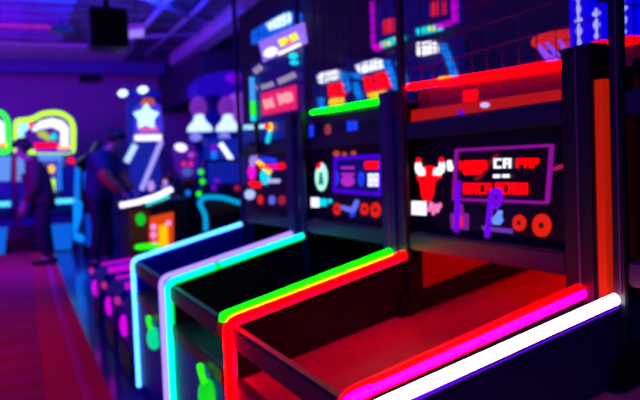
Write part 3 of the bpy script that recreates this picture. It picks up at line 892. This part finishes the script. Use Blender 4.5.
obj('light_bar', figY(B(), quad(134.5, 135, 161, 141, -.02), Y - .1, .04), E_WHITE, s)
for a, b2, mt, w in (((135, 145), (126, 162), glow('pale blue leg tube', (.45, .65, 1), 1.3), 5.5), ((161, 141), (141, 190), glow('lilac leg tube', (.4, .35, 1), 1.1), 4)):
    obj('slanted_light', figY(B(), strip(a, b2, w), Y - .02, .05), mt, s)
obj('crest', figY(B(), [(139, 106), (143, 99), (152, 99), (154, 106)], Y, .1), glow('orange crest', (.7, .12, .02), .8), s)
obj('lamp_arm', figY(B(), [(119, 92), (146, 87), (160, 92), (160, 97), (120, 97)], Y + .05, .05), NAVY, s)
for px, py, rx in ((122.5, 93.5, 4.6), (142.5, 90, 4.8)):
    obj('spot_lamp', figY(B(), oval(px, py, rx, 3.4), Y, .06), glow('spot lamp white', (.6, .8, 1), 2) if 'spot lamp white' not in MATS else MATS['spot lamp white'], s)
obj('lamp_post', figY(B(), quad(150, 90, 158, 112), Y + .1, .05), NAVY, s)
for px, py in ((151, 186), (165, 185)):
    q = onY(px, py, 10.28)
    obj('prize_light', ball(B(), q, .05, .04, .08, 10), glow('mauve prize light', (.5, .3, .9), 1) if 'mauve prize light' not in MATS else MATS['mauve prize light'], s, True)

# hooded machine behind the person in the navy top
s = thing('hooded_machine', (.85, 10.6, 0), 'dark hooded machine with pale blue lit sides beyond the person in navy', 'arcade machine')
obj('hood', prism(B(), [onY(x, y, 10.5) for x, y in ((76, 163), (84, 156), (92, 151), (97, 141), (103, 143), (104, 172), (78, 172))], (0, .4, 0)), BLACK, s)
obj('cabinet', box(B(), .84, 1.26, 10.5, 11.1, 0, 1.35), BLACK, s)
for pts, mt in (([(75, 168), (80, 168), (79, 200), (74, 200)], E_SKY), ([(83, 172), (88, 172), (90, 198), (84, 198)], glow('royal blue panel', (0, .09, 1), 1.2)), ([(73, 200), (82, 202), (81, 218), (76, 232), (84, 236), (84, 242), (74, 240)], glow('azure curl', (.0, .2, 1), 1.5)), ([(85, 214), (92, 214), (92, 246), (86, 246)], glow('cobalt panel', (0, .04, .6), 1))):
    obj('lit_panel', figY(B(), pts, 10.5, .03), mt, s)

# arch-topped machines at the back
def arch_machine(x0, x1, outline, label, neon):
    s = thing('arch_top_machine', ((x0 + x1) / 2, 11.8, 0), label, 'arcade machine', 'arch-topped machines at the back')
    Y = 11.6
    obj('cabinet', box(B(), x0, x1, Y + .05, Y + .8, .42, 1.5), NAVY, s, bevel=.02)
    obj('pedestal', box(B(), x0 + .12, x1 - .12, Y + .1, Y + .7, 0, .42), BLACK, s)
    obj('lit_kick_panel', prism(B(), [(x1 - .44, Y + .1, .02), (x1 - .16, Y + .1, .02), (x1 - .10, Y + .1, .42), (x1 - .48, Y + .1, .42)], (0, -.03, 0)), glow('azure kick panel', (.0, .12, .75), 1) if 'azure kick panel' not in MATS else MATS['azure kick panel'], s)
    obj('console', prism(B(), [(x0, Y - .25, .70), (x0, Y - .25, .76), (x0, Y + .05, .9), (x0, Y + .05, .55)], (x1 - x0, 0, 0)), NAVY, s)
    obj('console_light', box(B(), x1 - .42, x1 - .04, Y - .275, Y - .25, .74, .81), glow('cyan console light', (.08, .7, 1), 1.4) if 'cyan console light' not in MATS else MATS['cyan console light'], s)
    P = [onY(x, y, Y - .1) for x, y in outline]
    obj('head', prism(B(), P, (0, .5, 0)), E_VIOLETDIM, s)
    obj('arch_neon', tube(B(), rounded([p + Vector((0, -.02, 0)) for p in P] + [P[0] + Vector((0, -.02, 0))], .05, 3), .034, 8), neon, s, True)
    return s


o1 = [(15.5, 152), (16, 121), (32, 119.5), (42, 114), (53, 112.5), (63, 114), (71, 120), (73.5, 128), (73, 152)]
s = arch_machine(.05, .92, o1, 'arch-topped machine outlined in yellow-green neon behind the person in dark top', E_LIME)


def fy(name, pts, mat, parent, Y=11.48, d=.02):
    return obj(name, figY(B(), pts, Y, d), mat, parent)


fy('head_light', [(32, 128), (40, 121), (52, 118), (63, 121), (69, 128), (68.5, 146), (60, 146), (60.5, 131), (52, 127), (40, 129), (33, 132)], E_WHITE, s)
fy('head_light', [(18, 124), (28, 123), (30, 128), (24, 132), (24, 144), (18, 147)], glow('pale cyan head light', (.35, .9, 1), 1.3), s)
fy('head_graphic', [(37, 131), (45, 131), (52, 139), (48, 141), (38, 136)], glow('lime graphic', (.5, .6, .02), 1), s)
fy('head_graphic', [(29, 123), (34, 122.5), (33, 128), (29, 128)], E_RED, s, 11.46)
fy('head_graphic', [(51, 134), (56, 133), (57, 140), (51, 140)], E_CYAN, s)
fy('head_strip', [(34, 143), (58, 143), (58, 147.5), (35, 149)], E_RED, s, 11.46)
fy('head_strip', [(58, 147), (70, 146), (70, 149), (58, 150)], E_YELLOW, s, 11.45)
fy('head_strip', [(34, 149.5), (72, 149.5), (72, 153), (36, 153)], E_PURPLE, s, 11.45)
fy('screen', [(17, 157), (29, 157), (28, 181), (17, 181)], glow('pale blue screen', (.12, .3, .9), 1), s, 11.64, .03)
fy('screen', [(38, 155), (66, 155), (65, 166), (58, 168), (58, 192), (40, 190)], glow('slate violet screen', (.06, .05, .4), 1), s, 11.64, .03)
fy('screen_graphic', [(38, 155), (62, 155), (62, 160), (38, 161)], glow('light azure graphic', (.1, .3, 1), 1), s, 11.6)
fy('joystick_light', [(48, 182), (52, 179), (55, 179), (55, 198), (46, 198), (46, 190)], E_LIME, s, 11.55)
fy('joystick_light', oval(51.5, 169, 3.5, 4), E_YELLOW, s, 11.6)
fy('screen_side', [(58, 160), (61, 160), (62, 190), (58, 190)], E_SKY, s, 11.55)
fy('screen_side', [(13.6, 158), (16.6, 158), (16.6, 182), (13.6, 182)], glow('brick panel', (.25, .01, .03), 1), s, 11.64, .03)
fy('button_lamp', oval(71, 160.5, 3.5, 3), E_RED, s, 11.55)
o2 = [(-34, 152), (-34, 121), (-22, 113), (-6, 110.5), (4, 114), (8, 122), (8.5, 152)]
s = arch_machine(-.83, -.02, o2, 'arch-topped machine outlined in pure green neon cut by the left photo edge', glow('pure green neon', (.02, 1, .0), 1.6))
fy('head_light', [(-30, 118), (-4, 117), (4, 123), (5, 142), (-2, 144), (-3, 128), (-30, 128)], E_WHITE, s)
fy('head_strip', [(-30, 143), (7, 143), (7, 147), (-30, 148)], E_YELLOW, s, 11.46)
fy('screen', [(-30, 156), (11, 156), (10, 181), (-30, 181)], MATS['pale blue screen'], s, 11.64, .03)

# ------------------------------------------------------------------ people
SKIN = solid('skin', (.5, .26, .2), .55)
HAIR = solid('black hair', (.012, .01, .012), .6)
NAVYTOP = solid('navy top', (.018, .022, .09), .85, noise=.15, scale=40)
RUST = solid('rust red sleeve', (.6, .09, .03), .85, noise=.15, scale=40)
PLUM = solid('dark plum top', (.09, .02, .04), .85, noise=.15, scale=40)
TROUS = solid('black trousers', (.015, .015, .03), .9, noise=.2, scale=40)
SHOE = solid('black shoes', (.01, .01, .012), .6)


def skin(name, verts, edges, radii, mat, parent, sub=2, root=0):
    me = bpy.data.meshes.new(name)
    me.from_pydata([Vector(v) for v in verts], edges, [])
    o = bpy.data.objects.new(name, me)
    C.objects.link(o)
    mod = o.modifiers.new('skin', 'SKIN')
    for i, v in enumerate(me.skin_vertices[0].data):
        r = radii[i]
        v.radius = r if isinstance(r, tuple) else (r, r)
        v.use_root = (i == root)
    sm = o.modifiers.new('sub', 'SUBSURF')
    sm.levels = sm.render_levels = sub
    dg = bpy.context.evaluated_depsgraph_get()
    dg.update()
    new = bpy.data.meshes.new_from_object(o.evaluated_get(dg))
    bpy.data.objects.remove(o)
    o = bpy.data.objects.new(name, new)
    C.objects.link(o)
    new.materials.clear()
    new.materials.append(mat)
    for p in new.polygons:
        p.use_smooth = True
    o.parent = parent
    return o


def person(loc, rz, label, J, top, sleeve, group=None):
    """J: joints in the person's own frame, facing -y, x to their left"""
    root = thing('person', loc, label, 'person')
    V = {k: Vector(v) for k, v in J.items()}
    names, rad, edges = [], [], []

    def add(n, r, prev=None):
        names.append(n)
        rad.append(r)
        if prev:
            edges.append((names.index(prev), len(names) - 1))
    V['waist'] = V['pelvis'].lerp(V['chest'], .45)
    hd = (V['head'] - V['neck']).normalized()
    V['chin'] = V['neck'].lerp(V['head'], .55) + Vector((0, -.03, 0))
    V['crown'] = V['head'] + hd * .09
    add('pelvis', (.135, .105))
    add('waist', (.125, .095), 'pelvis')
    add('chest', (.15, .11), 'waist')
    add('neck', .056, 'chest')
    add('chin', .062, 'neck')
    add('head', .088, 'chin')
    add('crown', .06, 'head')
    for sd in ('l', 'r'):
        add('shoulder' + sd, .062, 'chest')
        add('elbow' + sd, .045, 'shoulder' + sd)
        add('wrist' + sd, .028, 'elbow' + sd)
        w, e = V['wrist' + sd], V['elbow' + sd]
        dr = (w - e).normalized()
        side = dr.cross(Vector((0, 0, 1)))
        side = (side if side.length > .1 else Vector((1, 0, 0))).normalized()
        nrm = side.cross(dr).normalized()
        V['palm' + sd] = w + dr * .075
        add('palm' + sd, .030, 'wrist' + sd)
        for q, (off, ln) in enumerate(((-.026, .075), (-.009, .088), (.009, .083), (.025, .066))):
            a = V['palm' + sd] + dr * .03 + side * off
            V['knuckle%s%d' % (sd, q)] = a
            V['fingertip%s%d' % (sd, q)] = a + dr * ln * .85 - nrm * ln * .4
            add('knuckle%s%d' % (sd, q), .010, 'palm' + sd)
            add('fingertip%s%d' % (sd, q), .008, 'knuckle%s%d' % (sd, q))
        V['thumb' + sd] = V['palm' + sd] + dr * .03 - side * .065 - nrm * .02
        add('thumb' + sd, .010, 'palm' + sd)
        add('hip' + sd, .092, 'pelvis')
        add('knee' + sd, .06, 'hip' + sd)
        add('ankle' + sd, .042, 'knee' + sd)
        V['toe' + sd] = V['ankle' + sd] + Vector((0, -.15, -.05))
        add('toe' + sd, .035, 'ankle' + sd)
    body = skin('body', [V[n] for n in names], edges, rad, SKIN, root)

    def sub(name, ns, es, rr, mat):
        return skin(name, [V[n] for n in ns], [(ns.index(a), ns.index(b)) for a, b in es], rr, mat, root)
    V['hem'] = V['pelvis'] + Vector((0, 0, -.06))
    V['collar'] = V['neck'].lerp(V['chest'], .3)
    tp = sub('top', ['waist', 'hem', 'chest', 'collar', 'shoulderl', 'shoulderr', 'elbowl', 'elbowr'],
             [('waist', 'hem'), ('waist', 'chest'), ('chest', 'collar'), ('chest', 'shoulderl'), ('chest', 'shoulderr'), ('shoulderl', 'elbowl'), ('shoulderr', 'elbowr')],
             [(.215, .19), (.215, .185), (.23, .195), .08, .105, .105, .08, .08], top)
    for sd in ('l', 'r'):
        V['cuff' + sd] = V['elbow' + sd].lerp(V['wrist' + sd], .92)
        V['upper' + sd] = V['shoulder' + sd].lerp(V['elbow' + sd], .35)
        sub('sleeve', ['upper' + sd, 'elbow' + sd, 'cuff' + sd], [('upper' + sd, 'elbow' + sd), ('elbow' + sd, 'cuff' + sd)], [.088, .078, .056], sleeve)
        V['tcuff' + sd] = V['ankle' + sd] + Vector((0, 0, .01))
    sub('trousers', ['pelvis', 'hipl', 'hipr', 'kneel', 'kneer', 'tcuffl', 'tcuffr'],
        [('pelvis', 'hipl'), ('pelvis', 'hipr'), ('hipl', 'kneel'), ('hipr', 'kneer'), ('kneel', 'tcuffl'), ('kneer', 'tcuffr')],
        [(.15, .12), .108, .108, .08, .08, .062, .062], TROUS)
    for sd in ('l', 'r'):
        a = V['ankle' + sd]
        bm = B()
        ball(bm, (0, 0, 0), .05, .145, .055)
        for v in bm.verts:
            v.co.z = max(v.co.z, -.035)
            v.co += Vector((a.x, a.y - .055, .037))
        o = obj('shoe', bm, SHOE, None, True)
        o.data.transform(Matrix.Translation(o.location))
        o.location = (0, 0, 0)
        o.parent = root
    # hair as a cap over the back and top of the head, face details
    hc = V['head'] + hd * .025
    rot = Vector((0, 0, 1)).rotation_difference(hd).to_matrix().to_4x4()

    def head_part(name, bm, mat):
        me = bpy.data.meshes.new(name)
        bmesh.ops.recalc_face_normals(bm, faces=bm.faces)
        bm.to_mesh(me)
        bm.free()
        me.transform(Matrix.Translation(hc) @ rot)
        o = bpy.data.objects.new(name, me)
        C.objects.link(o)
        me.materials.append(mat)
        for p in me.polygons:
            p.use_smooth = True
        o.parent = root
    bm = ball(B(), (0, .012, .025), .105, .118, .118, 20)
    for v in bm.verts:
        if v.co.y < -.02 and v.co.z < .055:
            v.co.y = -.02
        if v.co.z < -.06:
            v.co.z = -.06
    head_part('hair', bm, HAIR)
    bm = B()
    for sx in (-1, 1):
        ball(bm, (sx * .034, -.083, -.012), .013, .008, .008, 8)
    head_part('eye', bm, HAIR)
    head_part('nose', ball(B(), (0, -.095, -.035), .013, .02, .022, 8), SKIN)
    head_part('mouth', ball(B(), (0, -.085, -.073), .024, .008, .007, 8), solid('lips', (.4, .1, .1), .5) if 'lips' not in MATS else MATS['lips'])
    root.rotation_euler = (0, 0, rz)
    return root


J2 = dict(pelvis=(0, .02, .90), chest=(.0, -.06, 1.28), neck=(0, -.14, 1.44), head=(0, -.22, 1.555),
          shoulderl=(.19, -.07, 1.36), elbowl=(.25, -.20, 1.10), wristl=(.17, -.38, .90),
          shoulderr=(-.19, -.07, 1.36), elbowr=(-.26, -.18, 1.10), wristr=(-.18, -.36, .90),
          hipl=(.10, .02, .86), kneel=(.12, -.03, .47), anklel=(.12, .03, .075),
          hipr=(-.10, .02, .86), kneer=(-.12, .0, .47), ankler=(-.13, .08, .075))
person((.98, 9.3, 0), math.radians(62), 'person with black hair in navy top and rust red sleeves leaning over a machine', J2, NAVYTOP, RUST)
J1 = dict(pelvis=(0, .0, .86), chest=(0, -.08, 1.20), neck=(0, -.15, 1.36), head=(0, -.20, 1.47),
          shoulderl=(.18, -.08, 1.29), elbowl=(.24, -.08, 1.03), wristl=(.17, -.22, .80),
          shoulderr=(-.18, -.08, 1.29), elbowr=(-.24, -.08, 1.03), wristr=(-.19, -.20, .80),
          hipl=(.09, .0, .82), kneel=(.10, -.03, .45), anklel=(.09, .02, .085),
          hipr=(-.09, .0, .82), kneer=(-.10, .02, .45), ankler=(-.08, .07, .085))
person((.33, 9.9, .013), math.radians(-90), 'person in dark plum top and black trousers standing on the red carpet', J1, PLUM, PLUM)

# ------------------------------------------------------------------ light
w = bpy.data.worlds.new('world')
bpy.context.scene.world = w
w.use_nodes = True
w.node_tree.nodes['Background'].inputs[0].default_value = (.005, .001, .5, 1)
w.node_tree.nodes['Background'].inputs[1].default_value = .05


def area(name, loc, size, col, power, target=None, sy=None):
    l = bpy.data.lights.new(name, 'AREA')
    l.color = col
    l.energy = power
    l.shape = 'RECTANGLE'
    l.size = size
    l.size_y = sy or size
    o = bpy.data.objects.new(name, l)
    C.objects.link(o)
    o.location = loc
    if target is not None:
        o.rotation_euler = (Vector(target) - Vector(loc)).to_track_quat('-Z', 'Y').to_euler()
    return o


def spot(name, loc, target, col, power, deg, blend=.7, r=.15):
    l = bpy.data.lights.new(name, 'SPOT')
    l.color = col
    l.energy = power
    l.spot_size = math.radians(deg)
    l.spot_blend = blend
    l.shadow_soft_size = r
    o = bpy.data.objects.new(name, l)
    C.objects.link(o)
    o.location = loc
    o.rotation_euler = (Vector(target) - Vector(loc)).to_track_quat('-Z', 'Y').to_euler()
    return o


area('violet wall wash', (-1.9, 8.3, 2.2), 2.0, (.40, 0, 1), 125, (-.5, 14.6, 1.4), 1.2)
for yy, pw in ((3.2, 150), (5.4, 150), (8.0, 90), (10.2, 70)):
    spot('magenta carpet spot', (-1.7, yy, 3.1), (-1.0, yy + .3, 0), (1, 0, .24), pw, 64)
area('blue uplight', (-1.2, 8.6, 1.8), 2.0, (.0, .003, 1), 50, (.6, 11.2, 3.2), 2.0)
area('blue aisle wash', (-1.5, 1.5, 3.0), 2.0, (.0, .004, 1), 40, (1.2, 2.5, .8), 2.0)
area('blue hall wash', (1.0, 8.1, 3.1), 2.0, (.01, .05, 1), 150, (.8, 9.8, 0), 1.0)
l = area('red lamp under the board', (1.5, 1.5, 1.16), .3, (1, .03, 0), 1.5, (1.6, 1.8, .7), .5)

sc = bpy.context.scene
sc.view_settings.view_transform = 'Standard'
sc.view_settings.look = 'None'
sc.view_settings.gamma = 1
sc.view_settings.exposure = 0
sc.view_settings.use_curve_mapping = False
sc.cycles.use_denoising = True
sc.cycles.max_bounces = 8
sc.cycles.sample_clamp_indirect = 6
